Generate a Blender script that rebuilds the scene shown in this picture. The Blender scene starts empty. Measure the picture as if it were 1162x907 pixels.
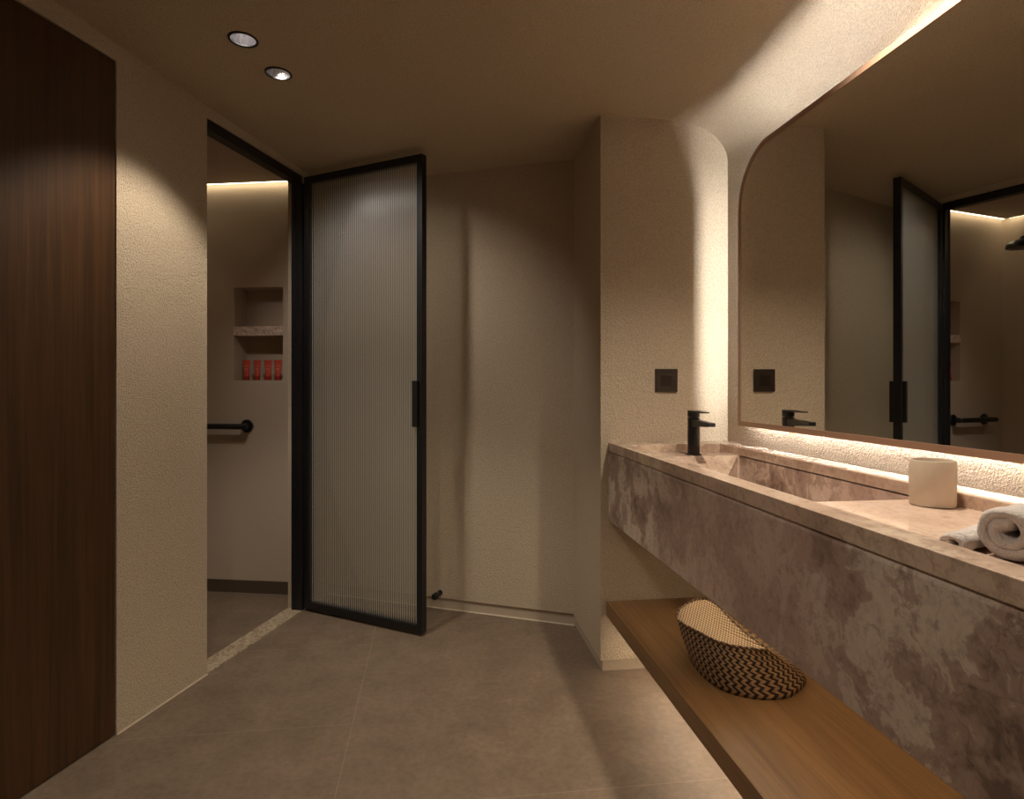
import bpy, bmesh, math, random
from mathutils import Vector, Matrix, noise
from mathutils.geometry import tessellate_polygon
random.seed(7)
SC = bpy.context.scene
COL = SC.collection
PI = math.pi

# ------------------------------------------------------------------ plan
YAW = math.radians(7.35)
CA, SA = math.cos(YAW), math.sin(YAW)
EYE = 1.15
def zc(u, v):                                   # the ceiling falls very slightly towards the back
    X = u*CA - v*SA; Z = u*SA + v*CA
    return 2.233 - .0165*(X+1.06) - .0246*(Z-3.088)
H = Vector((-.657, 3.199))                      # hinge of the shower door
LS = Vector((.331, .943)).normalized()          # along the left wall
LT = Vector((-LS.y, LS.x))                      # into the shower
def L(s, t): return H + LS*s + LT*t
U_WALL, V_PIL, U_PIL = 1.197, 2.36, .661
V_NEAR = -1.35

# ------------------------------------------------------------------ materials
def newmat(name):
    m = bpy.data.materials.new(name); m.use_nodes = True
    nt = m.node_tree
    return m, nt, nt.nodes['Principled BSDF']
def N(nt, kind, **kw):
    n = nt.nodes.new(kind)
    for k, v in kw.items():
        if k.startswith('_'): setattr(n, k[1:], v)
        else: n.inputs[k.replace('__', ' ')].default_value = v
    return n
def ramp(nt, fac, stops, interp='LINEAR'):
    r = nt.nodes.new('ShaderNodeValToRGB'); r.color_ramp.interpolation = interp
    e = r.color_ramp.elements
    while len(e) > 1: e.remove(e[-1])
    e[0].position = stops[0][0]; e[0].color = (*stops[0][1], 1)
    for p, c in stops[1:]:
        q = e.new(p); q.color = (*c, 1)
    nt.links.new(fac, r.inputs['Fac']); return r.outputs['Color']
def mixc(nt, fac, a, b, mode='MIX'):
    m = nt.nodes.new('ShaderNodeMix'); m.data_type = 'RGBA'; m.blend_type = mode
    for i, x in ((0, fac), (6, a), (7, b)):
        if hasattr(x, 'is_output'): nt.links.new(x, m.inputs[i])
        elif i == 0: m.inputs[0].default_value = x
        else: m.inputs[i].default_value = (*x, 1)
    return m.outputs[2]
def math_(nt, op, a, b=0.0, c=None):
    m = nt.nodes.new('ShaderNodeMath'); m.operation = op
    for i, x in enumerate((a, b) if c is None else (a, b, c)):
        if hasattr(x, 'is_output'): nt.links.new(x, m.inputs[i])
        else: m.inputs[i].default_value = x
    return m.outputs[0]
def coords(nt, kind='Object', scale=(1, 1, 1), rot=(0, 0, 0), loc=(0, 0, 0)):
    tc = nt.nodes.new('ShaderNodeTexCoord'); mp = nt.nodes.new('ShaderNodeMapping')
    mp.inputs['Scale'].default_value = scale; mp.inputs['Rotation'].default_value = rot
    mp.inputs['Location'].default_value = loc
    nt.links.new(tc.outputs[kind], mp.inputs['Vector']); return mp.outputs['Vector']
def noise_t(nt, vec, scale, detail=4, rough=.55, dist=0.0):
    n = N(nt, 'ShaderNodeTexNoise', Scale=scale, Detail=detail, Roughness=rough, Distortion=dist)
    nt.links.new(vec, n.inputs['Vector']); return n.outputs['Fac']
def bump(nt, b, h, strength, dist):
    n = N(nt, 'ShaderNodeBump', Strength=strength, Distance=dist)
    nt.links.new(h, n.inputs['Height']); nt.links.new(n.outputs['Normal'], b.inputs['Normal'])
def flat(name, col, rough=.5, metal=0.0, spec=.5):
    m, nt, b = newmat(name)
    b.inputs['Base Color'].default_value = (*col, 1); b.inputs['Roughness'].default_value = rough
    b.inputs['Metallic'].default_value = metal; b.inputs['Specular IOR Level'].default_value = spec
    return m
def emit(name, col, s):
    m = bpy.data.materials.new(name); m.use_nodes = True; nt = m.node_tree
    nt.nodes.clear(); e = nt.nodes.new('ShaderNodeEmission'); o = nt.nodes.new('ShaderNodeOutputMaterial')
    e.inputs['Color'].default_value = (*col, 1); e.inputs['Strength'].default_value = s
    nt.links.new(e.outputs[0], o.inputs[0]); return m

def plaster(name, c0, c1, grain=1.0):
    m, nt, b = newmat(name)
    v = coords(nt)
    big = noise_t(nt, v, 2.2, 3)
    fine = noise_t(nt, v, 210, 3, .6)
    mid = noise_t(nt, v, 105, 4, .6)
    c = mixc(nt, big, c0, c1)
    c = mixc(nt, .30*grain, c, ramp(nt, fine, [(.38, (.45, .42, .38)), (.55, (1, 1, 1))]), 'MULTIPLY')
    nt.links.new(c, b.inputs['Base Color'])
    b.inputs['Roughness'].default_value = .85; b.inputs['Specular IOR Level'].default_value = .2
    h = math_(nt, 'ADD', math_(nt, 'MULTIPLY', fine, .6), math_(nt, 'MULTIPLY', mid, .5))
    bump(nt, b, h, min(1, .8*grain), .008*grain)
    return m
M_PL = plaster('beige_plaster', (.55, .457, .34), (.60, .50, .378))
M_PLC = plaster('ceiling_plaster', (.55, .45, .315), (.59, .485, .345), .9)
M_SEAL = flat('pale_sealant', (.68, .60, .48), .6)
M_PLS = plaster('smooth_plaster', (.50, .405, .315), (.54, .44, .345), .35)
M_BASE = plaster('skirting', (.42, .345, .265), (.46, .38, .29), .2)

def floor_mat():
    m, nt, b = newmat('stone_tile')
    v = coords(nt)
    n1 = noise_t(nt, v, 6, 6, .65, .4); n2 = noise_t(nt, v, 45, 5, .65); n3 = noise_t(nt, v, 260, 2)
    c = ramp(nt, n1, [(.3, (.168, .123, .086)), (.5, (.206, .151, .107)), (.7, (.242, .180, .129))])
    c = mixc(nt, .5, c, ramp(nt, n2, [(.35, (.62, .58, .54)), (.6, (1, 1, 1))]), 'MULTIPLY')
    c = mixc(nt, .3, c, ramp(nt, n3, [(.4, (.7, .7, .7)), (.6, (1, 1, 1))]), 'MULTIPLY')
    sx = nt.nodes.new('ShaderNodeSeparateXYZ'); nt.links.new(v, sx.inputs[0])
    x, y = sx.outputs[0], sx.outputs[1]
    def line(val, at, period, w=.0016):
        d = math_(nt, 'PINGPONG', math_(nt, 'SUBTRACT', val, at), period/2)
        return math_(nt, 'LESS_THAN', d, w)
    vx = line(x, -.272, 1.2)
    left = math_(nt, 'LESS_THAN', x, -.272)
    right = math_(nt, 'SUBTRACT', 1.0, left)
    jl = math_(nt, 'MULTIPLY', line(y, 2.74, .63), left)
    jr = math_(nt, 'MULTIPLY', line(y, 2.94, 1.26), right)
    j = math_(nt, 'MAXIMUM', vx, math_(nt, 'MAXIMUM', jl, jr))
    c = mixc(nt, math_(nt, 'MULTIPLY', j, .35), c, (.36, .29, .22))
    nt.links.new(c, b.inputs['Base Color'])
    b.inputs['Roughness'].default_value = .58
    h = math_(nt, 'SUBTRACT', math_(nt, 'MULTIPLY', n2, .6), math_(nt, 'MULTIPLY', j, .5))
    bump(nt, b, h, .25, .003)
    return m
M_FLOOR = floor_mat()

def wood(name, dark, mid, light, axis, rough=.5, gloss=.4, freq=1.0):
    m, nt, b = newmat(name)
    sc = {'z': (38*freq, 38*freq, 1.1), 'y': (38*freq, 1.1, 38*freq)}[axis]
    v = coords(nt, scale=sc)
    n1 = noise_t(nt, v, 1.0, 6, .6, .3)
    sc2 = {'z': (260, 260, 5), 'y': (260, 5, 260)}[axis]
    n2 = noise_t(nt, coords(nt, scale=sc2), 1.0, 4, .6)
    sc3 = {'z': (6, 6, .5), 'y': (6, .5, 6)}[axis]
    n3 = noise_t(nt, coords(nt, scale=sc3), 1.0, 3, .6)
    c = ramp(nt, n1, [(.25, dark), (.5, mid), (.8, light)])
    c = mixc(nt, .45, c, ramp(nt, n2, [(.35, (.45, .42, .4)), (.6, (1, 1, 1))]), 'MULTIPLY')
    c = mixc(nt, .5, c, ramp(nt, n3, [(.3, (.7, .68, .66)), (.7, (1, 1, 1))]), 'MULTIPLY')
    nt.links.new(c, b.inputs['Base Color'])
    b.inputs['Roughness'].default_value = rough; b.inputs['Specular IOR Level'].default_value = gloss
    bump(nt, b, n2, .25, .001)
    return m
M_WALNUT = wood('walnut_veneer', (.036, .0155, .005), (.064, .029, .010), (.100, .047, .017), 'z', .5, .3)
M_OAK = wood('stained_oak', (.170, .088, .034), (.240, .130, .052), (.295, .165, .072), 'y', .42, .45, .8)
M_COPPER = flat('frame_bronze', (.38, .235, .16), .42, .2)

def marble(name, rough, sc=1.0, tint=(1, 1, 1), calm=0.0):
    m, nt, b = newmat(name)
    v = coords(nt, loc=(3.1, 1.7, .4))
    warp = N(nt, 'ShaderNodeTexNoise', Scale=3.2*sc, Detail=5, Roughness=.6)
    nt.links.new(v, warp.inputs['Vector'])
    vm = nt.nodes.new('ShaderNodeVectorMath'); vm.operation = 'MULTIPLY_ADD'
    nt.links.new(warp.outputs['Color'], vm.inputs[0]); vm.inputs[1].default_value = (.35, .35, .35)
    nt.links.new(v, vm.inputs[2]); w = vm.outputs[0]
    patches = noise_t(nt, w, 6.2*sc, 9, .66)
    clouds = noise_t(nt, w, 2.0*sc, 4, .55)
    speck = noise_t(nt, v, 55, 6, .7)
    brec = ramp(nt, patches, [(.36, (.20, .135, .11)), (.43, (.40, .285, .235)), (.495, (.47, .35, .295)),
                              (.515, (.66, .54, .46)), (.60, (.74, .62, .54)), (.64, (.50, .375, .315)), (.74, (.42, .30, .25))])
    soft = ramp(nt, clouds, [(.30, (.47, .325, .275)), (.5, (.58, .415, .355)), (.7, (.63, .47, .405))])
    soft = mixc(nt, .35, soft, brec)
    raw = coords(nt); sx = nt.nodes.new('ShaderNodeSeparateXYZ'); nt.links.new(raw, sx.inputs[0])
    mr = nt.nodes.new('ShaderNodeMapRange'); mr.inputs['From Min'].default_value = .50; mr.inputs['From Max'].default_value = .80
    yy = math_(nt, 'ADD', sx.outputs[1], math_(nt, 'MULTIPLY', math_(nt, 'SUBTRACT', clouds, .5), .9))
    nt.links.new(yy, mr.inputs['Value'])
    mr2 = nt.nodes.new('ShaderNodeMapRange'); mr2.inputs['From Min'].default_value = .05; mr2.inputs['From Max'].default_value = -.25
    nt.links.new(yy, mr2.inputs['Value'])
    c = mixc(nt, math_(nt, 'MAXIMUM', mr.outputs[0], mr2.outputs[0]), soft, brec)
    c = mixc(nt, calm, c, (.54, .40, .345))
    c = mixc(nt, .5, c, ramp(nt, speck, [(.32, (.42, .38, .36)), (.5, (1, 1, 1))]), 'MULTIPLY')
    vo = N(nt, 'ShaderNodeTexVoronoi', Scale=5.5*sc, _feature='DISTANCE_TO_EDGE')
    nt.links.new(w, vo.inputs['Vector'])
    crack = ramp(nt, vo.outputs['Distance'], [(0, (.6, .54, .5)), (.008, (1, 1, 1))])
    mask = ramp(nt, noise_t(nt, v, 2.6, 3), [(.5, (0, 0, 0)), (.62, (.8, .8, .8))])
    c = mixc(nt, mask, c, mixc(nt, 1.0, c, crack, 'MULTIPLY'))
    c = mixc(nt, 1.0, c, tint, 'MULTIPLY')
    nt.links.new(c, b.inputs['Base Color'])
    b.inputs['Roughness'].default_value = rough
    return m
M_MARB = marble('rose_marble_honed', .42)
M_MARBT = marble('rose_marble_polished_lit', .07, 1.0, (1.13, 1.13, 1.04), .5)  # polished, and tinted lighter and yellower to imitate the light on the countertop
M_THR = marble('marble_threshold', .4, 5.0, (.80, .82, .70))
M_NSH = marble('pale_marble_shelf', .4, 5.0, (1.2, 1.15, 1.1))
M_BLACK = flat('black_metal', (.010, .009, .009), .38)
M_FRAME = flat('black_door_frame', (.008, .008, .009), .42)
M_BRONZE = flat('dark_bronze_plastic', (.030, .020, .013), .35)
M_MIRROR = flat('mirror_glass', (.80, .79, .76), .0, 1.0)
M_CUP = flat('cream_ceramic', (.66, .56, .45), .45)
M_CHROME = flat('satin_reflector', (.75, .74, .76), .22, 1.0)
M_RED = flat('red_tube_plastic', (.62, .085, .055), .4)
M_REDC = flat('red_tube_cap', (.40, .03, .02), .35)
M_TUBETXT = flat('pale_print', (.75, .35, .28), .5)

def towel_mat():
    m, nt, b = newmat('terry_cotton')
    v = coords(nt)
    n = noise_t(nt, v, 420, 3, .7); n2 = noise_t(nt, v, 120, 3, .7)
    nt.links.new(ramp(nt, n, [(.3, (.64, .56, .52)), (.6, (.88, .80, .76))]), b.inputs['Base Color'])
    b.inputs['Roughness'].default_value = .95
    b.inputs['Sheen Weight'].default_value = .4
    bump(nt, b, math_(nt, 'ADD', n, n2), .9, .004)
    return m
M_TOWEL = towel_mat()

def weave(name, dark, light, nu, nv, contrast):
    m, nt, b = newmat(name)
    tc = nt.nodes.new('ShaderNodeTexCoord'); sx = nt.nodes.new('ShaderNodeSeparateXYZ')
    nt.links.new(tc.outputs['UV'], sx.inputs[0])
    u = math_(nt, 'MULTIPLY', sx.outputs[0], nu); v = math_(nt, 'MULTIPLY', sx.outputs[1], nv)
    zig = math_(nt, 'PINGPONG', v, .5)
    f = math_(nt, 'FRACT', math_(nt, 'ADD', u, math_(nt, 'MULTIPLY', zig, 1.1)))
    tri = math_(nt, 'MULTIPLY', math_(nt, 'PINGPONG', f, .5), 2.0)      # 0 dark strand .. 1 light strand
    v2 = math_(nt, 'PINGPONG', math_(nt, 'MULTIPLY', v, 2.0), .5)
    n = noise_t(nt, tc.outputs['UV'], 60, 3)
    k = math_(nt, 'ADD', tri, math_(nt, 'MULTIPLY', math_(nt, 'SUBTRACT', n, .5), .7))
    c = ramp(nt, k, [(.47-contrast, dark), (.47+contrast, light)])
    nt.links.new(c, b.inputs['Base Color'])
    b.inputs['Roughness'].default_value = .6
    bump(nt, b, math_(nt, 'ADD', tri, v2), .8, .003)
    return m
M_WEAVE = weave('dark_zigzag_weave', (.012, .006, .004), (.36, .225, .115), 44, 8, .07)
M_WEAVEL = weave('pale_zigzag_weave', (.13, .075, .035), (.60, .45, .28), 20, 24, .16)

def glass_mat(name, rough, tint, clear):
    m, nt, b = newmat(name)
    b.inputs['Base Color'].default_value = (*tint, 1)
    b.inputs['Roughness'].default_value = rough
    b.inputs['IOR'].default_value = 1.45 if clear > .3 else 1.8
    b.inputs['Transmission Weight'].default_value = 1.0 if clear > .3 else .35
    t = nt.nodes.new('ShaderNodeBsdfTransparent'); t.inputs['Color'].default_value = (.97, .98, .95, 1)
    mx = nt.nodes.new('ShaderNodeMixShader'); mx.inputs[0].default_value = clear
    nt.links.new(b.outputs[0], mx.inputs[1]); nt.links.new(t.outputs[0], mx.inputs[2])
    nt.links.new(mx.outputs[0], nt.nodes['Material Output'].inputs[0])
    return m
M_GROOVE = glass_mat('reeded_glass_groove', .42, (.66, .68, .70), .10)
M_GLASS = glass_mat('reeded_glass', .18, (.95, .96, .92), .62)


# ------------------------------------------------------------------ mesh helpers
def mesh_obj(name, verts, faces, mat, parent=None, smooth=False, uvs=None, bevel=0, angle=None):
    me = bpy.data.meshes.new(name)
    off = Vector(parent['_base']) if parent is not None and '_base' in parent else Vector((0, 0, 0))
    p = parent
    me.from_pydata([tuple(Vector(v)-off) for v in verts], [], faces)
    me.validate()
    bm = bmesh.new(); bm.from_mesh(me); bmesh.ops.recalc_face_normals(bm, faces=bm.faces); bm.to_mesh(me); bm.free()
    me.materials.append(mat)
    o = bpy.data.objects.new(name, me); COL.objects.link(o)
    if uvs:
        l = me.uv_layers.new(name='UVMap')
        for lp in me.loops: l.data[lp.index].uv = uvs[lp.vertex_index]
    if smooth:
        for f in me.polygons: f.use_smooth = True
    if angle:
        for f in me.polygons: f.use_smooth = True
        me.set_sharp_from_angle(angle=math.radians(angle))
    if parent is not None: o.parent = parent; o['_base'] = tuple(off)
    if bevel:
        b = o.modifiers.new('bevel', 'BEVEL'); b.width = bevel; b.segments = 2; b.limit_method = 'ANGLE'
        b.angle_limit = math.radians(40)
    return o
class MB:
    def __init__(s): s.v = []; s.f = []
    def add(s, vs, fs):
        n = len(s.v); s.v += [tuple(v) for v in vs]; s.f += [tuple(i+n for i in f) for f in fs]; return s
    def prism(s, poly, z0, z1):                 # poly: (x,y) list ; z0/z1 number or function
        n = len(poly)
        g0 = z0 if callable(z0) else (lambda a, b: z0); g1 = z1 if callable(z1) else (lambda a, b: z1)
        vs = [(p[0], p[1], g0(p[0], p[1])) for p in poly]+[(p[0], p[1], g1(p[0], p[1])) for p in poly]
        fs = [tuple(range(n))[::-1], tuple(range(n, 2*n))]+[(i, (i+1) % n, n+(i+1) % n, n+i) for i in range(n)]
        return s.add(vs, fs)
    def box(s, x0, x1, y0, y1, z0, z1): return s.prism([(x0, y0), (x1, y0), (x1, y1), (x0, y1)], z0, z1)
    def extr(s, prof, o, ax, ay, d):            # prof 2d in frame (ax, ay) at o, extruded by vector d
        o, ax, ay, d = map(Vector, (o, ax, ay, d)); n = len(prof)
        a = [o+ax*p[0]+ay*p[1] for p in prof]; b = [q+d for q in a]
        return s.add(a+b, [tuple(range(n))[::-1], tuple(range(n, 2*n))]+[(i, (i+1) % n, n+(i+1) % n, n+i) for i in range(n)])
    def cyl(s, p0, p1, r0, r1=None, n=24, cap=True):
        p0, p1 = Vector(p0), Vector(p1); r1 = r0 if r1 is None else r1
        d = (p1-p0).normalized(); a = d.orthogonal().normalized(); b = d.cross(a)
        c = [(math.cos(2*PI*i/n), math.sin(2*PI*i/n)) for i in range(n)]
        vs = [p0+(a*x+b*y)*r0 for x, y in c]+[p1+(a*x+b*y)*r1 for x, y in c]
        fs = [(i, (i+1) % n, n+(i+1) % n, n+i) for i in range(n)]
        if cap: fs += [tuple(range(n))[::-1], tuple(range(n, 2*n))]
        return s.add(vs, fs)
    def lathe(s, prof, o, n=48, closed=False, axis=None):
        o = Vector(o); d = Vector(axis or (0, 0, 1)).normalized()
        a = Vector((1, 0, 0)) if abs(d.x) < .9 else Vector((0, 1, 0)); a = (a-d*a.dot(d)).normalized(); b = d.cross(a)
        m = len(prof); vs = []; fs = []
        for i in range(n):
            t = 2*PI*i/n
            for r, z in prof: vs.append(o+(a*math.cos(t)+b*math.sin(t))*max(r, 1e-5)+d*z)
        for i in range(n):
            j = (i+1) % n
            for k in range(m-1 if not closed else m):
                l = (k+1) % m
                fs.append((i*m+k, j*m+k, j*m+l, i*m+l))
        return s.add(vs, fs)
    def build(s, name, mat, parent=None, **kw): return mesh_obj(name, s.v, s.f, mat, parent, **kw)
def tag(o, label=None, cat=None, group=None, kind=None):
    if label: o['label'] = label
    if cat: o['category'] = cat
    if group: o['group'] = group
    if kind: o['kind'] = kind
    return o
def empty(name, loc, label, cat, group=None):
    o = bpy.data.objects.new(name, None); COL.objects.link(o); o.location = loc; o.empty_display_size = .05
    o['_base'] = tuple(loc)
    return tag(o, label, cat, group)
def copy_tree(o, parent=None):
    c = o.copy(); COL.objects.link(c)
    if parent is not None: c.parent = parent
    for ch in [x for x in o.children]: copy_tree(ch, c)
    return c
def S(o): o['kind'] = 'structure'; return o
def poly_holes(outer, holes, f3):               # planar face with holes, f3 maps 2d -> 3d
    loops = [[Vector((p[0], p[1], 0)) for p in outer]]+[[Vector((p[0], p[1], 0)) for p in h] for h in holes]
    tris = tessellate_polygon(loops)
    pts = [f3(p.x, p.y) for l in loops for p in l]
    return pts, [tuple(t) for t in tris]

# ------------------------------------------------------------------ floor and ceiling
back_l = L(.238, 0)
niche_r = L(.206, .12); niche_l = L(.130, .955)
shower_far0 = L(.130, .955); shower_near = L(-1.35, .955)
S(MB().prism([(-3.4, V_NEAR-.1), (1.35, V_NEAR-.1), (1.35, 4.2), (-3.4, 4.2)], -.08, 0).build('floor', M_FLOOR))
LIGHTS = [(-.569, 2.018), (-.539, 2.217)]
def px2uv(px, py, z):
    d = (436-py); Z = 690*(z-EYE)/d; X = (px-581)/690*Z
    return X*CA+Z*SA, -X*SA+Z*CA
def solve_ceiling(px, py):
    z = 2.235
    for _ in range(8):
        u, v = px2uv(px, py, z); z = zc(u, v)
    return u, v
LIGHTS = [solve_ceiling(276, 45), solve_ceiling(316, 83.5), (-.48, .72), (.965, 1.33), (.25, -.35)]
R_HOLE = .040
def circ(c, r, n=32): return [(c[0]+r*math.cos(2*PI*i/n), c[1]+r*math.sin(2*PI*i/n)) for i in range(n)]
outer = [(-2.2, V_NEAR), (1.25, V_NEAR), (1.25, 2.5), (.8, 2.95), (.663+.05, 2.86), (back_l.x+.02, back_l.y+.06),
         (L(.2, .05).x, L(.2, .05).y), (L(-1.35, .05).x, L(-1.35, .05).y), (L(-4.6, .05).x, L(-4.6, .05).y)]
pts, tris = poly_holes(outer, [circ(c, R_HOLE) for c in LIGHTS], lambda x, y: (x, y, zc(x, y)))
S(mesh_obj('ceiling', pts, tris, M_PLC))

# ------------------------------------------------------------------ walls
TH = .085                                      # left wall thickness
ztop = lambda x, y: zc(x, y)+.12
def Lp(pts): return [tuple(L(s, t)) for s, t in pts]
DS0, DS1 = -.699, 0.0                          # shower opening
WS0, WS1 = -2.03, -1.123                       # walnut door leaf
DOOR_TOP = 2.205
LINT = 2.206
w = MB()
w.prism(Lp([(WS1, 0), (DS0, 0), (DS0, TH), (WS1, TH)]), -.02, ztop)
w.prism(Lp([(DS1, 0), (.40, 0), (.40, TH), (DS1, TH)]), -.02, ztop)
w.prism(Lp([(DS0-.001, 0), (DS1+.001, 0), (DS1+.001, TH), (DS0-.001, TH)]), LINT+.002, ztop)
w.prism(Lp([(WS0, 0), (WS1, 0), (WS1, TH), (WS0, TH)]), DOOR_TOP+.004, ztop)
w.prism(Lp([(-4.8, 0), (WS0, 0), (WS0, TH), (-4.8, TH)]), -.02, ztop)
S(w.build('wall_left', M_PL))
# back wall of the alcove (plaster face ends above a recessed skirting)
bd = (Vector((.663, 2.823))-back_l).normalized(); bn = Vector((-bd.y, bd.x))
def B(s, t): return back_l+bd*s+bn*t
blen = (Vector((.663, 2.823))-back_l).length
w = MB(); w.prism([tuple(B(-.04, 0)), tuple(B(blen+.2, 0)), tuple(B(blen+.2, .12)), tuple(B(-.04, .12))], .058, ztop)
S(w.build('wall_back', M_PL))
w = MB(); w.prism([tuple(B(-.02, .010)), tuple(B(blen+.02, .010)), tuple(B(blen+.02, .10)), tuple(B(-.02, .10))], -.01, .0585)
S(w.build('baseboard_back', M_BASE))
# pillar between alcove and vanity
w = MB(); w.prism([(U_PIL, V_PIL), (1.30, V_PIL), (1.30, 3.0), (U_PIL, 2.95)], .047, ztop)
S(w.build('wall_pillar', M_PL))
w = MB(); w.prism([(U_PIL+.010, V_PIL+.010), (1.28, V_PIL+.008), (1.28, 2.94), (U_PIL+.008, 2.9)], -.01, .0475)
S(w.build('baseboard_pillar', M_BASE))
S(MB().prism([tuple(B(-.02, .004)), tuple(B(blen-.004, .004)), tuple(B(blen-.004, .0101)), tuple(B(-.02, .0101))], 0, .004).build('trim_2', M_SEAL))
S(MB().prism(Lp([(WS1, -.003), (DS0, -.003), (DS0, .001), (WS1, .001)]), 0, .004).build('trim_3', M_SEAL))
# vanity wall with curved cove into the ceiling
w = MB()
prof = [(U_WALL+.14, -.02), (U_WALL, -.02), (U_WALL, 2.062)]
nseg = 18; cu, cz = .245, .178
vs = []; secs = [V_PIL+.05, 1.6, .8, 0, V_NEAR-.05]
for v in secs:
    top = zc(.955, v)
    row = [(U_WALL, v, -.02), (U_WALL, v, 2.06)]
    for i in range(1, nseg+1):
        a = PI/2*i/nseg
        row.append((U_WALL-cu*(1-math.cos(a)), v, 2.06+(top+.002-2.06)*math.sin(a)))
    row += [(U_WALL-cu, v, top+.05), (U_WALL+.14, v, top+.05), (U_WALL+.14, v, -.02)]
    vs.append(row)
n = len(vs[0]); flatv = [p for r in vs for p in r]; fs = []
for k in range(len(secs)-1):
    for i in range(n): fs.append((k*n+i, k*n+(i+1) % n, (k+1)*n+(i+1) % n, (k+1)*n+i))
fs += [tuple(range(n)), tuple(range((len(secs)-1)*n, len(secs)*n))[::-1]]
S(mesh_obj('wall_right', flatv, fs, M_PL, angle=30))
S(MB().box(-3.3, 1.35, V_NEAR-.1, V_NEAR, -.02, 2.5).build('wall_near', M_PL))

# ------------------------------------------------------------------ shower room
nd = (niche_l-niche_r).normalized(); nn = Vector((nd.y, -nd.x))     # nn points into the wall (away from the shower)
if nn.dot(LS) < 0: nn = -nn
def Q(a, t): return niche_r+nd*a+nn*t
def ray_on_niche(px, py):
    """intersection of a sight line with the niche wall: distance along it and height"""
    dx, dz = (px-581)/690, 1.0
    d = Vector((dx*CA+dz*SA, -dx*SA+dz*CA))
    # niche_r + nd*a = d*k
    det = nd.x*(-d.y)-nd.y*(-d.x)
    rx, ry = -niche_r.x, -niche_r.y
    a = (rx*(-d.y)-ry*(-d.x))/det
    k = (nd.x*ry-nd.y*rx)/det
    return a, EYE+(436-py)/690*k
aR, zT = ray_on_niche(321, 325); aL, zB = ray_on_niche(265.5, 432)
_, zT2 = ray_on_niche(265.5, 327); _, zB2 = ray_on_niche(321, 431.5)
NT, NB = (zT+zT2)/2, (zB+zB2)/2
_, zs1 = ray_on_niche(293, 370.5); _, zs0 = ray_on_niche(293, 381)
ND = .13
nlen = (niche_l-niche_r).length
SLOT = .04; ZS = 2.248                          # dropped shower ceiling, light slot along the walls
pts, tris = poly_holes([(-.06, -.02), (nlen, -.02), (nlen, 2.34), (-.06, 2.34)],
                       [[(aR, NB), (aL, NB), (aL, NT), (aR, NT)]], lambda a, z: (*Q(a, 0), z))
vs = list(pts); fs = list(tris)
k = len(vs)
ring = [(aR, NB), (aL, NB), (aL, NT), (aR, NT)]
vs += [(*Q(a, 0), z) for a, z in ring]+[(*Q(a, ND), z) for a, z in ring]
fs += [(k+i, k+(i+1) % 4, k+4+(i+1) % 4, k+4+i) for i in range(4)]+[(k+4, k+5, k+6, k+7)]
mesh = mesh_obj('wall_shower_back', vs, fs, M_PLS); S(mesh)
S(MB().prism(Lp([(-1.5, .955), (.130, .955), (.130, 1.055), (-1.5, 1.055)]), -.02, 2.34).build('wall_shower_side', M_PLS))
S(MB().prism(Lp([(-1.35, TH), (-1.35, .955), (-1.45, .955), (-1.45, TH)]), -.02, 2.34).build('wall_shower_near', M_PLS))
# dropped ceiling panel with shadow slots, and the lid above it
a0, a1, a2, a3 = L(-1.35, TH), L(-1.35, .955-SLOT), Q(nlen-SLOT, -SLOT), Q(-.05, -SLOT)
S(MB().prism([tuple(a0), tuple(a1), tuple(a2), tuple(a3)], ZS, ZS+.02).build('ceiling_shower', M_PLS))
S(MB().prism([tuple(L(-1.45, TH)), tuple(L(-1.45, 1.06)), tuple(L(.2, 1.06)), tuple(Q(-.06, .05))], 2.33, 2.40).build('ceiling_shower_void', M_PLS))
# shower skirting (tile strip darkened to imitate the shade of a recess)
M_SKD = flat('recess_shade_tile', (.085, .060, .040), .5)
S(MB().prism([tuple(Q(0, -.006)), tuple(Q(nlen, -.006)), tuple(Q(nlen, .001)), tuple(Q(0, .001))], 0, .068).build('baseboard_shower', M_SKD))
# marble threshold
S(MB().prism(Lp([(DS0, .0), (DS1, .0), (DS1, TH+.002), (DS0, TH+.002)]), -.01, .006).build('trim_1', M_THR))

WARM = (1.0, .72, .42); LEDC = (1.0, .87, .72)
M_LED = emit('warm_led', (1.0, .97, .92), 140)
M_LEDS = emit('shower_led', (1.0, .84, .56), 7)
t = empty('cove_light_strip', (*Q(.5, -.03), 2.28), 'warm white light line recessed along the top of the shower wall above the niche', 'light')
m = MB(); m.prism([tuple(Q(0, -.008)), tuple(Q(nlen-.01, -.008)), tuple(Q(nlen-.02, -.032)), tuple(Q(0, -.032))], ZS+.007, ZS+.010)
m.build('light_diffuser', M_LEDS, t)
m = MB(); m.prism([tuple(Q(0, -.004)), tuple(Q(nlen-.006, -.004)), tuple(Q(nlen-.02, -.036)), tuple(Q(0, -.036))], ZS+.010, ZS+.022)
m.build('light_channel', flat('aluminium', (.6, .6, .6), .4, .8), t)
t = empty('cove_light_strip', (*L(-.6, .935), 2.28), 'warm light line along the outer shower wall, seen only in the mirror', 'light')
m = MB(); m.prism(Lp([(-1.3, .923), (.09, .923), (.09, .947), (-1.3, .947)]), ZS+.007, ZS+.010); m.build('light_diffuser', M_LEDS, t)
m = MB(); m.prism(Lp([(-1.3, .919), (.09, .919), (.09, .951), (-1.3, .951)]), ZS+.010, ZS+.022)
m.build('light_channel', bpy.data.materials['aluminium'], t)

# niche shelf
o = MB(); o.prism([tuple(Q(aR-.0, -.003)), tuple(Q(aL+.0, -.003)), tuple(Q(aL+.0, ND)), tuple(Q(aR-.0, ND))], zs0, zs1)
o = o.build('niche_shelf', M_NSH, bevel=.0015)
tag(o, 'speckled pale marble shelf slab set across the middle of the shower niche', 'shelf')
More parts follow.
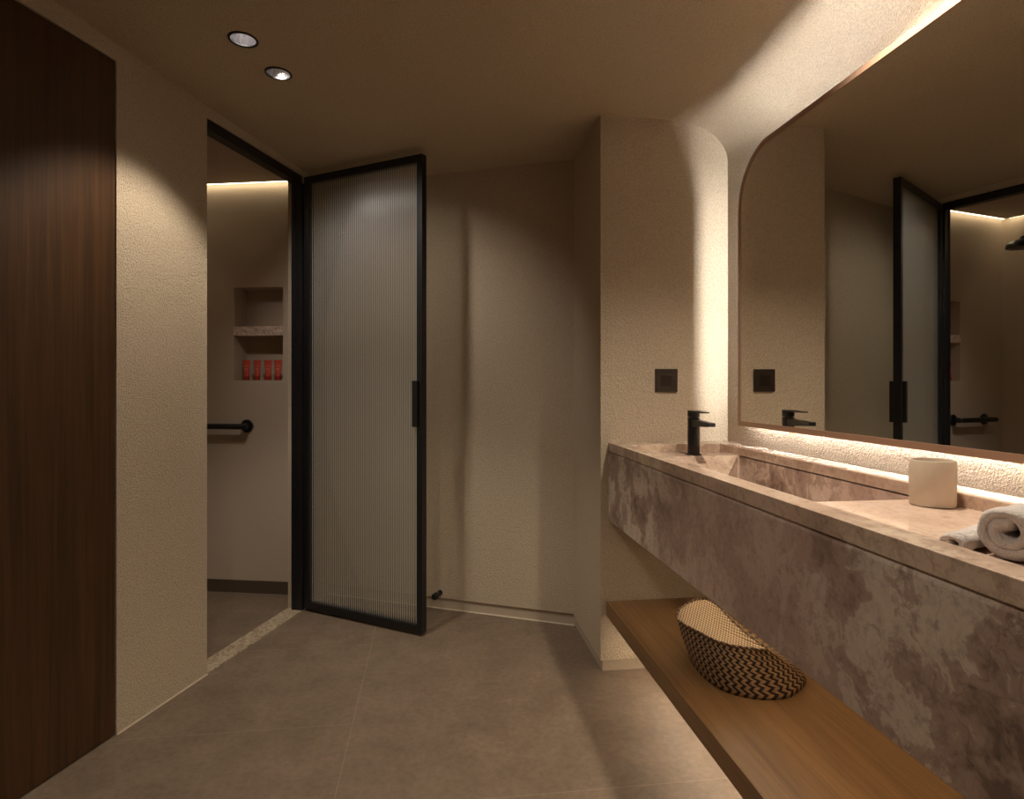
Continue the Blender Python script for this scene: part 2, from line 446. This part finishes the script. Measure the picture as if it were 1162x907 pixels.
# toiletry tubes
def make_tube(loc, label, big=1.0):
    t = empty('toiletry_tube', (0, 0, 0), label, 'toiletry tube', 'red toiletry tubes in the shower niche')
    vs = []; fs = []; n = 20; hs = [0, .012, .03, .05, .066, .074]
    for i, h in enumerate(hs):
        f = min(1, max(0, (h-.004)/.062))
        rx = .0135+.0075*f; ry = .0135*(1-f)+.0012*f
        for k in range(n):
            a = 2*PI*k/n; vs.append((rx*math.cos(a), ry*math.sin(a), h+.020))
    m_ = len(hs)
    for i in range(m_-1):
        for k in range(n): fs.append((i*n+k, i*n+(k+1) % n, (i+1)*n+(k+1) % n, (i+1)*n+k))
    fs += [tuple(range(n))[::-1], tuple(range((m_-1)*n, m_*n))]
    mesh_obj('tube_body', vs, fs, M_RED, t, angle=50)
    MB().box(-.0215, .0215, -.0014, .0014, .092, .100).build('crimp', M_RED, t)
    MB().lathe([(0, 0), (.0125, 0), (.0135, .002), (.0135, .020), (0, .020)], (0, 0, 0), 24).build('cap', M_REDC, t, angle=40)
    b = MB()
    for z in (.050, .056, .070): b.box(-.008, .008, -.0128+(z-.02)*.155, -.0118+(z-.02)*.155, z, z+.0022)
    b.build('printed_label', M_TUBETXT, t)
    return t
names = ['leftmost small red tube standing on its cap in the shower niche', 'second from the left of the red tubes in the shower niche',
         'third from the left of the red tubes in the shower niche', 'rightmost red tube in the shower niche, beside the niche edge']
proto = make_tube(None, names[0])
ang = math.atan2(nd.y, nd.x)+PI
for i, px in enumerate((280, 292, 304.3, 315.5)):
    o = proto if i == 0 else copy_tree(proto)
    a, _ = ray_on_niche(px, 431)
    p = Q(a-.0, .035)
    dd = p.normalized(); 
    # slide along the sight line so that the tube stays in its place at the niche depth
    o.location = (p.x, p.y, NB+.0005); o['label'] = names[i]
    q = Vector((((px-581)/690)*CA+SA, -((px-581)/690)*SA+CA)); q = q*(p.dot(q)/q.dot(q)) 
    kk = (niche_r+nn*.035-Vector((0, 0)))
    det = nd.x*(-q.y)-nd.y*(-q.x); a2 = ((-kk.x)*(-q.y)-(-kk.y)*(-q.x))/det
    p = kk+nd*a2; o.location.x, o.location.y = p.x, p.y
    o.rotation_euler = (math.radians(random.uniform(-1, 1))*0, 0, ang+random.uniform(-.12, .12))
    o.scale = (1.1, 1.1, 1.12)

# grab bar
aF, zF = ray_on_niche(281, 483.5)
t = empty('grab_bar', (*Q(aF, 0), zF), 'matt black wall bar with round flanges, on the shower wall below the niche', 'grab bar')
m = MB(); m.lathe([(0, 0), (.034, 0), (.036, .003), (.036, .009), (.033, .012), (0, .012)], (*Q(aF, 0), zF), 36, axis=(-nn.x, -nn.y, 0))
m.build('flange', M_BLACK, t, angle=40)
m = MB(); a2_ = aF+.31
m.lathe([(0, 0), (.034, 0), (.036, .003), (.036, .009), (.033, .012), (0, .012)], (*Q(a2_, 0), zF), 36, axis=(-nn.x, -nn.y, 0))
m.build('flange', M_BLACK, t, angle=40)
m = MB(); m.cyl((*Q(aF, -.008), zF), (*Q(aF, -.060), zF), .016); m.build('bar_post', M_BLACK, t, angle=40); m = MB(); m.cyl((*Q(a2_, -.008), zF), (*Q(a2_, -.060), zF), .016)
m.build('bar_post', M_BLACK, t, angle=40)
m = MB(); m.cyl((*Q(aF-.03, -.060), zF), (*Q(a2_+.03, -.060), zF), .0155); m.build('bar', M_BLACK, t, angle=40)

# rain shower head on an arm from the outer wall
p = Vector((-1.335, 3.33)); pw = L((p-H).dot(LS), .957)
t = empty('shower_head', (p.x, p.y, 2.0), 'round black shower head on a wall arm, seen only in the mirror', 'shower head')
MB().lathe([(0, 0), (.085, 0), (.088, .003), (.086, .022), (.06, .044), (.02, .055), (.013, .07), (0, .07)], (p.x, p.y, 1.995), 48).build('spray_head', M_BLACK, t, angle=40)
MB().cyl((p.x, p.y, 2.06), (pw.x, pw.y, 2.10), .010).build('wall_arm', M_BLACK, t, angle=40)
MB().cyl((pw.x-LT.x*.010, pw.y-LT.y*.010, 2.10), (pw.x, pw.y, 2.10), .028).build('wall_flange', M_BLACK, t, angle=40)

# ------------------------------------------------------------------ walnut door
m = MB(); m.prism(Lp([(WS0+.003, .003), (WS1-.003, .003), (WS1-.003, .045), (WS0+.003, .045)]), .006, DOOR_TOP)
o = S(m.build('door_1', M_WALNUT, bevel=.001))
tag(o, 'tall flush dark walnut veneer door leaf in the left wall', 'door')
S(MB().prism(Lp([(WS0, .05), (WS1, .05), (WS1, TH), (WS0, TH)]), -.01, DOOR_TOP+.01).build('door_2', M_FRAME))

# ------------------------------------------------------------------ shower door frame
FW = .017
t = empty('shower_door_frame', (*L(DS1, .02), 0), 'slim black metal frame fixed in the shower opening', 'door frame')
MB().prism(Lp([(DS0, .006), (DS1, .006), (DS1, .056), (DS0, .056)]), LINT-.040, LINT).build('head_rail', M_FRAME, t, bevel=.001)
m = MB(); m.prism(Lp([(DS1-FW, .0), (DS1, -.006), (DS1, .056), (DS1-FW, .056)]), .006, LINT-.040)
m.prism(Lp([(DS1-FW-.003, .036), (DS1-FW, .036), (DS1-FW, .048), (DS1-FW-.003, .048)]), .006, LINT-.040)
m.build('hinge_jamb', M_FRAME, t, bevel=.001)

# ------------------------------------------------------------------ glass door leaf
E = Vector((-.052, 2.790)); Hh = H+Vector((.006, -.010))
ld = (E-Hh).normalized(); ln = Vector((ld.y, -ld.x))
if ln.y > 0: ln = -ln                            # ln points towards the camera side
LW = (E-Hh).length; TK = .036; DZ0, DZ1 = .014, 2.198
def D(a, t): return Hh+ld*a-ln*t                 # t goes away from the camera
t = empty('glass_shower_door', (Hh.x, Hh.y, 0), 'open hinged shower door of vertical reeded glass in a slim black frame', 'glass door')
ST = .030
def dpr(mb, a0, a1, t0, t1, z0, z1): return mb.prism([tuple(D(a0, t0)), tuple(D(a1, t0)), tuple(D(a1, t1)), tuple(D(a0, t1))], z0, z1)
dpr(MB(), 0, ST, 0, TK, DZ0, DZ1).build('hinge_stile', M_FRAME, t, bevel=.0012)
dpr(MB(), LW-ST, LW, 0, TK, DZ0, DZ1).build('lock_stile', M_FRAME, t, bevel=.0012)
dpr(MB(), ST, LW-ST, 0, TK, DZ1-.034, DZ1).build('top_rail', M_FRAME, t, bevel=.0012)
dpr(MB(), ST, LW-ST, 0, TK, DZ0, DZ0+.036).build('bottom_rail', M_FRAME, t, bevel=.0012)
gw = LW-2*ST; nfl = 52; sub = 8; prof = []
for i in range(nfl*sub+1):
    a = gw*i/(nfl*sub); ph = (i % sub)/sub
    prof.append((ST+a, .0125+.0026*(1-math.sin(PI*ph))))
prof += [(ST+gw, .020), (ST, .020)]
n_ = len(prof)
z0_, z1_ = DZ0+.035, DZ1-.033
vs = [(*D(a, tt), z0_) for a, tt in prof]+[(*D(a, tt), z1_) for a, tt in prof]
fs = [(i, (i+1) % n_, n_+(i+1) % n_, n_+i) for i in range(n_)]
tr = tessellate_polygon([[Vector((a, tt, 0)) for a, tt in prof]])
fs += [tuple(x)[::-1] for x in tr]+[tuple(i+n_ for i in x) for x in tr]
g = mesh_obj('reeded_glass_pane', vs, fs, M_GLASS, t, angle=28)
g.data.materials.append(M_GROOVE)
for f_ in g.data.polygons:
    if f_.index < nfl*sub and f_.index % sub in (0, sub-1): f_.material_index = 1
for nm, sgn in (('pull_handle', 0), ('pull_handle', 1)):
    m = MB(); z0_, z1_ = .955, 1.165
    t0_, t1_ = (-.017, .001) if sgn == 0 else (TK-.001, TK+.022)
    dpr(m, LW-ST-.015, LW-.016, t0_, t1_, z0_, z1_)
    m.build(nm, M_BLACK, t, bevel=.001)
m = MB()
for z in (.25, 1.95): m.cyl((*D(-.004, .018), z), (*D(-.004, .018), z+.07), .009, n=16)
m.build('hinge', M_BLACK, t, angle=40)

# door stop on the skirting
ps = px2uv(489.5, 690.5, 0)  # near the floor joint of the back wall
def ray_on_back(px, py):
    dx = (px-581)/690; d = Vector((dx*CA+SA, -dx*SA+CA))
    det = bd.x*(-d.y)-bd.y*(-d.x); rx, ry = -back_l.x, -back_l.y
    a = (rx*(-d.y)-ry*(-d.x))/det; k = (bd.x*ry-bd.y*rx)/det
    return a, EYE+(436-py)/690*k
aS, zS = ray_on_back(499.5, 672.5)
t = empty('door_stop', (*B(aS, 0), zS), 'small black wall mounted door stop just above the skirting by the glass door', 'door stop')
MB().lathe([(0, 0), (.013, 0), (.013, .004), (.0085, .006), (.0085, .05), (0, .05)], (*B(aS, 0), zS), 24, axis=(-bn.x, -bn.y, 0)).build('stem', M_BLACK, t, angle=40)
MB().lathe([(0, .042), (.0145, .042), (.016, .046), (.016, .070), (.013, .074), (0, .074)], (*B(aS, 0), zS), 24, axis=(-bn.x, -bn.y, 0)).build('rubber_bumper', flat('black_rubber', (.012, .011, .011), .7), t, angle=40)

# ------------------------------------------------------------------ downlights
def make_downlight(c, label, lens):
    z = zc(*c)
    t = empty('ceiling_downlight', (c[0], c[1], z), label, 'ceiling light', 'recessed ceiling downlights')
    MB().lathe([(R_HOLE-.002, .004), (R_HOLE-.002, -.001), (R_HOLE, -.003), (R_HOLE+.005, -.003), (R_HOLE+.007, .0), (R_HOLE+.007, .002)], (*c, z), 48).build('trim_ring', M_BLACK, t, angle=40)
    MB().lathe([(R_HOLE-.0015, 0), (R_HOLE-.004, .015), (.030, .035), (.0225, .05), (.0225, .056)], (*c, z), 48).build('reflector', M_CHROME, t, smooth=True)
    MB().lathe([(0, .052), (.0222, .052), (.0222, .054), (0, .054)], (*c, z), 32).build('lamp_lens', lens, t)
    return t
M_LENS = emit('lamp_lens', (1.0, .90, .85), 60)
M_LENS2 = emit('dim_lamp_lens', (1.0, .86, .78), 7)
dl = make_downlight(LIGHTS[0], 'brighter round recessed downlight with black ring, nearer the walnut door', M_LENS)
labs = [None, 'dimmer round recessed downlight with black ring, nearer the glass shower door',
        'round recessed downlight with black ring in the middle of the ceiling behind the viewer',
        'round recessed downlight with black ring in front of the mirror, behind the viewer',
        'added round recessed downlight with black ring, unseen behind the viewer']
dl2 = make_downlight(LIGHTS[1], labs[1], M_LENS2)
for i in range(2, len(LIGHTS)):
    c = copy_tree(dl2); c.location = (*LIGHTS[i], zc(*LIGHTS[i])); c['label'] = labs[i]

def spot(name, loc, target, power, size=110, blend=.5, col=WARM, r=.028):
    l = bpy.data.lights.new(name, 'SPOT'); l.energy = power; l.spot_size = math.radians(size); l.spot_blend = blend
    l.color = col; l.shadow_soft_size = r
    o = bpy.data.objects.new(name, l); COL.objects.link(o); o.location = loc
    o.rotation_euler = (Vector(target)-Vector(loc)).to_track_quat('-Z', 'Y').to_euler()
    return o
def zl(c): return zc(*c)-.005
W1 = (1.0, .87, .70)
spot('downlight_beam', (*LIGHTS[0], zl(LIGHTS[0])), (LIGHTS[0][0]-.14, LIGHTS[0][1], 0), 33, 97, .4, W1)
spot('downlight_beam', (*LIGHTS[1], zl(LIGHTS[1])), (-.13, 3.2, 1.0), 34, 92, .8, (1.0, .90, .80), .055)
spot('downlight_beam', (*LIGHTS[2], zl(LIGHTS[2])), (.0, 1.35, 0), 24, 105, .8, W1)
spot('downlight_beam', (*LIGHTS[3], zl(LIGHTS[3])), (.90, 1.25, 0), 84, 122, .8, W1)
spot('downlight_beam', (*LIGHTS[4], zl(LIGHTS[4])), (.25, -.2, 0), 3, 120, .6, W1)  # weak fill beam from the added, unseen downlight behind the viewer

# ------------------------------------------------------------------ vanity
UF, UB = .692, U_WALL-.001
VN, VF = -.25, V_PIL-.001
ZT, ZR = .917, .883                              # rim top and underside
ZD = .889                                        # recessed deck
UI0, UI1 = .749, 1.112
VI0, VI1 = -.15, 2.255
VB0, VB1 = 1.25, 2.105                           # basin
t = empty('stone_vanity', (.95, 1.0, .606), 'long wall hung vanity of mottled rose brown marble with a trough basin', 'vanity')
vs = [(UF, VN), (UB, VN), (UB, VF), (UF, VF), (UI0, VI0), (UI1, VI0), (UI1, VI1), (UI0, VI1)]
V3 = [(x, y, ZR) for x, y in vs]+[(x, y, ZT) for x, y in vs]
fs = []
for i in range(4):
    j = (i+1) % 4
    fs += [(i, j, 8+j, 8+i), (4+i, 4+j, 12+j, 12+i), (8+i, 8+j, 12+j, 12+i), (i, j, 4+j, 4+i)]
mesh_obj('countertop_rim', V3, fs, M_MARBT, t, bevel=.0015)
m = MB(); m.box(UI0-.004, UI1+.004, VB1, VI1+.004, ZD-.028, ZD); m.build('sunken_deck', M_MARBT, t, bevel=.001)
m = MB(); m.box(UI0-.004, UI1+.004, VI0-.004, VB0, ZD-.028, ZD); m.build('sunken_deck', M_MARBT, t, bevel=.001)
# trough basin: closed box of slabs
ZBB = .765
m = MB()
m.box(UI0-.02, UI0, VB0-.02, VB1+.02, ZBB-.02, ZR-.0005)
m.box(UI1, UI1+.02, VB0-.02, VB1+.02, ZBB-.02, ZD-.001)
m.box(UI0, UI1, VB1, VB1+.02, ZBB-.02, ZD-.029)
m.box(UI0, UI1, VB0-.02, VB0, ZBB-.02, ZD-.029)
m.box(UI0, UI1, VB0, VB1, ZBB-.02, ZBB)
m.build('trough_basin', M_MARB, t)
# sloping slab at the far end of the basin: falls from the deck towards the viewer
m = MB()
e0 = (UI0, VB1, ZD-.001); e1 = (UI1-.006, VB1, ZD-.001)
g0 = (UI0, VB1-.17, ZBB+.001); g1 = (UI1-.17, VB1-.17, ZBB+.001)
c0 = (UI1-.006-.016, VB1-.002, ZD-.001); 
b0 = (UI0, VB1, ZBB+.001); b1 = (UI1-.006, VB1, ZBB+.001)
m.add([e0, e1, g0, g1, b0, b1], [(0, 1, 3, 2), (0, 2, 4), (1, 5, 3), (2, 3, 5, 4), (0, 4, 5, 1)])
m.build('sloping_drain_slab', M_MARBT, t)
m = MB(); m.cyl((.93, 1.62, ZBB), (.93, 1.62, ZBB+.004), .03); m.build('drain_cover', M_BLACK, t, angle=40)
# front apron with a small moulded top edge
prof = [(0, .606), (0, .872), (.0015, .8765), (.003, .8785), (.006, .8785), (.006, .8825), (.030, .8825), (.030, .606)]
m = MB(); m.extr(prof, (UF+.0005, VN, 0), (1, 0, 0), (0, 0, 1), (0, VF-VN-.001, 0)); m.build('front_apron', M_MARB, t, bevel=.0008)
m = MB(); m.box(UF+.03, UB, VN, VF-.001, .606, .626); m.build('underside_panel', M_MARB, t)

# LED strips below vanity and below shelf
M_LEDV = emit('under_vanity_led', (1.0, .76, .50), 36)
M_LEDF = emit('under_shelf_led', (1.0, .80, .58), 75)
ch = MB().box(.903, .917, VN+.05, 2.09, .598, .6065).build('light_channel', bpy.data.materials['aluminium'], t)
MB().box(.905, .915, VN+.06, 2.08, .5965, .598).build('light_diffuser', M_LEDV, ch)
# wooden shelf
o = MB().box(.684, UB, VN, VF, .225, .283).build('wooden_shelf', M_OAK, bevel=.0015)
tag(o, 'long thick oak shelf below the marble vanity carrying the woven basket', 'shelf')
ch = MB().box(.883, .897, VN+.05, VF-.03, .217, .2255).build('light_channel', bpy.data.materials['aluminium'], o)
MB().box(.885, .895, VN+.06, VF-.04, .2155, .217).build('light_diffuser', M_LEDF, ch)

# ------------------------------------------------------------------ mirror
UM = 1.143
MV0, MV1, MZ0, MZ1, MR = -.12, 2.170, .994, 2.005, .205
def outline(ins, r):
    v0, v1, z0, z1 = MV0+ins, MV1-ins, MZ0+ins, MZ1-ins; p = [(v0, z0), (v1, z0)]
    for k in range(15):
        a = PI/2*k/14; p.append((v1-r+r*math.cos(a), z1-r+r*math.sin(a)))
    for k in range(15):
        a = PI/2+PI/2*k/14; p.append((v0+r+r*math.cos(a), z1-r+r*math.sin(a)))
    return p
t = empty('backlit_mirror', (UM, 1.0, MZ0), 'large backlit mirror with rounded top corner and thin bronze frame above the vanity', 'mirror')
o_, i_ = outline(0, MR), outline(.018, MR-.018); n = len(o_)
vs = [(UM-.002, a, b) for a, b in o_]+[(UM-.002, a, b) for a, b in i_]+[(UM+.030, a, b) for a, b in o_]+[(UM+.030, a, b) for a, b in i_]
fs = []
for i in range(n):
    j = (i+1) % n
    fs += [(i, j, n+j, n+i), (2*n+i, 2*n+j, 3*n+j, 3*n+i), (i, j, 2*n+j, 2*n+i), (n+i, n+j, 3*n+j, 3*n+i)]
mesh_obj('mirror_frame', vs, fs, M_COPPER, t, angle=30)
g_ = outline(.0178, MR-.018)
m = MB(); m.add([(UM, a, b) for a, b in g_]+[(UM+.028, a, b) for a, b in g_],
                [tuple(range(n)), tuple(range(n, 2*n))[::-1]]+[(i, (i+1) % n, n+(i+1) % n, n+i) for i in range(n)])
m.build('mirror_glass', M_MIRROR, t)
bk = outline(.034, MR-.034)
m = MB(); m.add([(UM+.028, a, b) for a, b in bk]+[(U_WALL-.0005, a, b) for a, b in bk],
                [tuple(range(n)), tuple(range(n, 2*n))[::-1]]+[(i, (i+1) % n, n+(i+1) % n, n+i) for i in range(n)])
m.build('mounting_box', M_BLACK, t)
l0, l1 = outline(.0335, MR-.0335), outline(.030, MR-.030)
ua, ub_ = U_WALL-.0110, U_WALL-.0035
vs = [(ua, a, b) for a, b in l0]+[(ua, a, b) for a, b in l1]+[(ub_, a, b) for a, b in l0]+[(ub_, a, b) for a, b in l1]
fs = []
for i in range(n):
    j = (i+1) % n
    fs += [(i, j, n+j, n+i), (2*n+i, 2*n+j, 3*n+j, 3*n+i), (i, j, 2*n+j, 2*n+i), (n+i, n+j, 3*n+j, 3*n+i)]
mesh_obj('light_strip', vs, fs, M_LED, t)

# ------------------------------------------------------------------ wall switch
su, sz = .9325, 1.165
t = empty('wall_switch', (su, V_PIL, sz-.046), 'square dark bronze switch plate on the plaster wall left of the tap', 'wall switch')
MB().box(su-.0465, su+.0465, V_PIL-.008, V_PIL+.001, sz-.0465, sz+.0465).build('switch_plate', M_BRONZE, t, bevel=.0015)
MB().box(su-.0225, su+.0225, V_PIL-.011, V_PIL-.007, sz-.0225, sz+.0225).build('rocker', flat('rocker_black', (.016, .011, .008), .3), t, bevel=.001)

# ------------------------------------------------------------------ tap
fu, fv = .9555, 2.148
t = empty('basin_tap', (fu, fv, ZD), 'matt black single lever basin tap standing on the marble deck', 'tap')
MB().lathe([(0, 0), (.0285, 0), (.0285, .0035), (.0275, .0045), (0, .0045)], (fu, fv, ZD), 40).build('base_flange', M_BLACK, t, angle=40)
MB().lathe([(.0220, .0045), (.0220, .135), (.0215, .136), (.0170, .1365), (.0170, .1385), (.0215, .139), (.0220, .140), (.0220, .156), (0, .157)], (fu, fv, ZD), 40).build('tap_body', M_BLACK, t, angle=40)
z = ZD
sp = [(fu-.0155, fv-.005), (fu+.0155, fv-.005), (fu+.0135, fv-.150), (fu-.0135, fv-.150)]
m = MB(); vs = [(x, y, z+.104 if i < 2 else z+.112) for i, (x, y) in enumerate(sp)]+[(x, y, z+.131 if i < 2 else z+.126) for i, (x, y) in enumerate(sp)]
m.add(vs, [(0, 1, 2, 3), (4, 5, 6, 7), (0, 1, 5, 4), (1, 2, 6, 5), (2, 3, 7, 6), (3, 0, 4, 7)])
m.build('spout', M_BLACK, t, bevel=.002)
hp = [(fu-.019+.019*(1-math.cos(a)), fv+.019*math.sin(a)) for a in (0,)]
pl = [(fu+.0218*math.cos(a), fv+.0218*math.sin(a)) for a in [PI*k/16 for k in range(17)]]+[(fu-.013, fv-.105), (fu+.013, fv-.105)]
m = MB(); m.prism(pl, lambda x, y: z+.157+.0*max(0, fv-y), lambda x, y: z+.1635-.02*max(0, fv-y)); m.build('lever', M_BLACK, t, bevel=.001)

# ------------------------------------------------------------------ cup
cx, cy = 1.068, 1.252-.085
def place_on(px, py, z):
    return px2uv(px, py, z)
cc = px2uv(1068, 573.0, ZD)
cc = (min(cc[0], UI1-.0445), cc[1])
t = empty('toothbrush_cup', (*cc, ZD), 'plain cream ceramic cup standing on the marble deck beside the towels', 'cup')
Rr, Hc = .0432, .098
MB().lathe([(0, .0), (Rr-.004, .0), (Rr-.001, .0015), (Rr, .005), (Rr, Hc-.002), (Rr-.001, Hc), (Rr-.0035, Hc), (Rr-.0045, Hc-.003), (Rr-.0045, .012), (Rr-.008, .008), (0, .008)], (*cc, ZD), 64).build('cup_body', M_CUP, t, angle=35)

# ------------------------------------------------------------------ rolled towels
def rolled_towel(name, end, axis_deg, r, length, turns, label, squash=.9, phase=0, zb=ZD):
    """spiral of a folded terry towel, swept along its axis; end = (u, v) of the visible end centre"""
    ax = Vector((math.sin(math.radians(axis_deg)), math.cos(math.radians(axis_deg)), 0))
    side = Vector((ax.y, -ax.x, 0)); up = Vector((0, 0, 1))
    th = r/(turns+.25)*.5                            # half thickness of the cloth band
    path = []
    npt = int(turns*34)
    for i in range(npt+1):
        a = 2*PI*turns*i/npt
        rr = th*.9+(r-th*1.05-th*.9)*i/npt
        path.append((rr*math.cos(a+phase)*1.04, rr*math.sin(a+phase)*squash))
    # closed band profile around the path
    prof = []
    nrm = []
    for i in range(len(path)):
        p0 = path[max(0, i-1)]; p1 = path[min(len(path)-1, i+1)]
        dx, dy = p1[0]-p0[0], p1[1]-p0[1]; l = math.hypot(dx, dy) or 1
        nrm.append((-dy/l, dx/l))
    tw = th*.80
    vs = []; fs = []
    ml = 26; rows = []
    steps = [(0.0, .28), (.004, .70), (.010, .93), (.018, 1.0)]+[(length*k/ml, 1.0) for k in range(2, ml-1)]+[(length-.018, 1.0), (length-.010, .93), (length-.004, .7), (length, .28)]
    zmin = min(p[1] for p in path)-tw
    zc_ = zb-zmin+.0005
    for (d, f) in steps:
        ring = []
        for i, p in enumerate(path): ring.append((p[0]+nrm[i][0]*tw*f, p[1]+nrm[i][1]*tw*f))
        # rounded outer end
        p = path[-1]; nx, ny = nrm[-1]; dx, dy = ny, -nx
        for k in range(1, 5):
            a = PI*k/5; ring.append((p[0]+(nx*math.cos(a)+dx*math.sin(a))*tw*f, p[1]+(ny*math.cos(a)+dy*math.sin(a))*tw*f))
        for i in range(len(path)-1, -1, -1): p = path[i]; ring.append((p[0]-nrm[i][0]*tw*f, p[1]-nrm[i][1]*tw*f))
        rows.append(ring)
    nr = len(rows[0]); base = Vector((end[0], end[1], zc_))
    for (d, f), ring in zip(steps, rows):
        for (x, y) in ring:
            p = base+ax*d+side*x+up*y
            q = noise.noise_vector(p*38)*.0028+noise.noise_vector(p*160)*.0011
            p = p+q
            if p.z < zb+.0005: p.z = zb+.0005
            vs.append(tuple(p))
    for k in range(len(rows)-1):
        for i in range(nr): fs.append((k*nr+i, k*nr+(i+1) % nr, (k+1)*nr+(i+1) % nr, (k+1)*nr+i))
    # end caps: strips between the two sides of the band
    npth = len(path)
    for k in (0, len(rows)-1):
        o = k*nr
        for i in range(npth-1):
            fs.append((o+i, o+i+1, o+nr-2-i, o+nr-1-i))
        fs.append(tuple(o+j for j in range(npth-1, npth+5)))
    ob = mesh_obj(name, vs, fs, M_TOWEL, None, smooth=True)
    sb = ob.modifiers.new('sub', 'SUBSURF'); sb.levels = 1; sb.render_levels = 1
    return tag(ob, label, 'towel', 'rolled towels on the vanity deck')
te = px2uv(1137, 640, ZD)
rolled_towel('rolled_towel', (te[0]+.012, te[1]+.006), 70, .051, .26, 1.75, 'larger rolled white terry towel at the right end, its spiral end facing the room', .93, 1.2)
te2 = px2uv(1085, 634, ZD)
rolled_towel('rolled_towel', (te2[0]+.004, te2[1]+.012), 66, .0235, .15, 1.3, 'smaller rolled white terry towel lying behind and left of the larger roll', .86, 2.2)

# ------------------------------------------------------------------ woven basket
SZ = .2832
def at_h(px, py, z):
    u, v = px2uv(px, py, z); return Vector((u, v, z))
rimz = lambda f: SZ+.150
rim_px = [(768, 701, .150), (771, 692, .152), (778, 686.6, .154), (788, 681.5, .155), (798, 680, .155), (807, 682.5, .154), (814, 687, .153), (822, 695, .151),
          (832, 705.6, .149), (848, 719.5, .146), (862, 730, .143), (871, 737, .141), (860, 737, .141), (848, 735.5, .141), (832, 733, .142), (817, 729, .143),
          (805, 724, .145), (794, 718, .146), (783, 712.5, .148), (774, 707, .149)]
rim = [at_h(a, b, SZ+h) for a, b, h in rim_px]
# resample rim evenly in parameter with Catmull-Rom
def resample(P, n):
    out = []; m = len(P)
    for k in range(n):
        x = k*m/n; i = int(x); f = x-i
        p0, p1, p2, p3 = P[(i-1) % m], P[i % m], P[(i+1) % m], P[(i+2) % m]
        out.append(.5*((2*p1)+(-p0+p2)*f+(2*p0-5*p1+4*p2-p3)*f*f+(-p0+3*p1-3*p2+p3)*f**3))
    return out
NB_ = 120
rim = resample(rim, NB_)
cb = Vector((.935, 1.705, SZ))
# base ring: match direction of each rim point about its centroid
base_px = [(783, 748), (784, 742), (792, 737), (806, 733), (824, 732), (843, 734), (862, 739), (880, 745),
           (896, 753), (907, 761), (914, 768), (914, 776), (907, 785), (893, 793), (868, 795), (845, 792),
           (824, 786), (808, 777), (797, 768), (788, 757)]
base = resample([at_h(a, b, SZ) for a, b in base_px], NB_)
rings = 16; vs = []; uvs = []; fs = []
cen_t = sum(rim, Vector())/NB_; cen_b = sum(base, Vector())/NB_
for k in range(rings+1):
    f = k/rings
    for i in range(NB_):
        p = base[i].lerp(rim[i], f)
        c = cen_b.lerp(cen_t, f)
        b_ = math.sin(PI*min(1, f*1.0))*.045
        o = (p-c)*b_
        q = p+Vector((o.x, o.y, 0))
        q.z = SZ+(p.z-SZ)*(f**.85 if f else 0)/(f if f else 1) if f else SZ
        # woven relief
        vs.append(q); uvs.append((i/NB_, f))
for k in range(rings):
    for i in range(NB_): fs.append((k*NB_+i, k*NB_+(i+1) % NB_, (k+1)*NB_+(i+1) % NB_, (k+1)*NB_+i))
fs.append(tuple(range(NB_))[::-1])
t = empty('woven_basket', tuple(cen_b), 'dark and tan zigzag woven basket with pale woven top on the oak shelf', 'basket')
ob = mesh_obj('basket_body', vs, fs, M_WEAVE, t, smooth=True, uvs=uvs)
# pale woven top, slightly sunken inside the rim
vs = []; uvs = []; fs = []
for k in range(9):
    f = 1-k/8
    for i in range(NB_):
        p = cen_t.lerp(rim[i], f*.985); p.z -= .010*(1-f*f)+.001
        vs.append(p); d = p-cen_t; uvs.append((d.x*4+d.y*1.5+.5, d.y*4-d.x*1.5+.5))
for k in range(8):
    for i in range(NB_): fs.append((k*NB_+i, k*NB_+(i+1) % NB_, (k+1)*NB_+(i+1) % NB_, (k+1)*NB_+i))
mesh_obj('basket_top', vs, fs, M_WEAVEL, t, smooth=True, uvs=uvs)['label'] = 'pale tan woven top'
# braided rim
vs = []; fs = []; uvs = []; rs = 8
for i in range(NB_):
    p = rim[i]; d = (rim[(i+1) % NB_]-rim[i-1]).normalized(); a = Vector((0, 0, 1)); b_ = d.cross(a).normalized()
    for k in range(rs):
        an = 2*PI*k/rs+i*.5; r = .0032*(1+.25*math.cos(2*an-i*1.0))
        vs.append(p+(a*math.cos(an)+b_*math.sin(an))*r); uvs.append((i/NB_, k/rs))
for i in range(NB_):
    j = (i+1) % NB_
    for k in range(rs): fs.append((i*rs+k, j*rs+k, j*rs+(k+1) % rs, i*rs+(k+1) % rs))
mesh_obj('basket_rim', vs, fs, M_WEAVE, t, smooth=True, uvs=uvs)

# ------------------------------------------------------------------ world, camera, colour
wd = bpy.data.worlds.new('World'); SC.world = wd; wd.use_nodes = True
wd.node_tree.nodes['Background'].inputs[0].default_value = (.0, .0, .0, 1)
wd.node_tree.nodes['Background'].inputs[1].default_value = 0
cam = bpy.data.cameras.new('camera'); co = bpy.data.objects.new('camera', cam); COL.objects.link(co)
co.location = (0, 0, EYE); co.rotation_euler = (PI/2, 0, -YAW)
cam.sensor_width = 36; cam.lens = 690/1162*36; cam.shift_y = -(453.5-436)/1162
cam.clip_start = .01
SC.camera = co
for o in bpy.data.objects:
    if '_base' in o: del o['_base']
vs_ = SC.view_settings
SC.display_settings.display_device = 'sRGB'
vs_.view_transform = 'Standard'; vs_.look = 'None'; vs_.exposure = .15; vs_.gamma = 1; vs_.use_curve_mapping = False
SC.cycles.use_denoising = True
SC.cycles.max_bounces = 10; SC.cycles.diffuse_bounces = 5; SC.cycles.glossy_bounces = 5; SC.cycles.transmission_bounces = 8
SC.cycles.sample_clamp_indirect = 4
SC.cycles.caustics_reflective = True
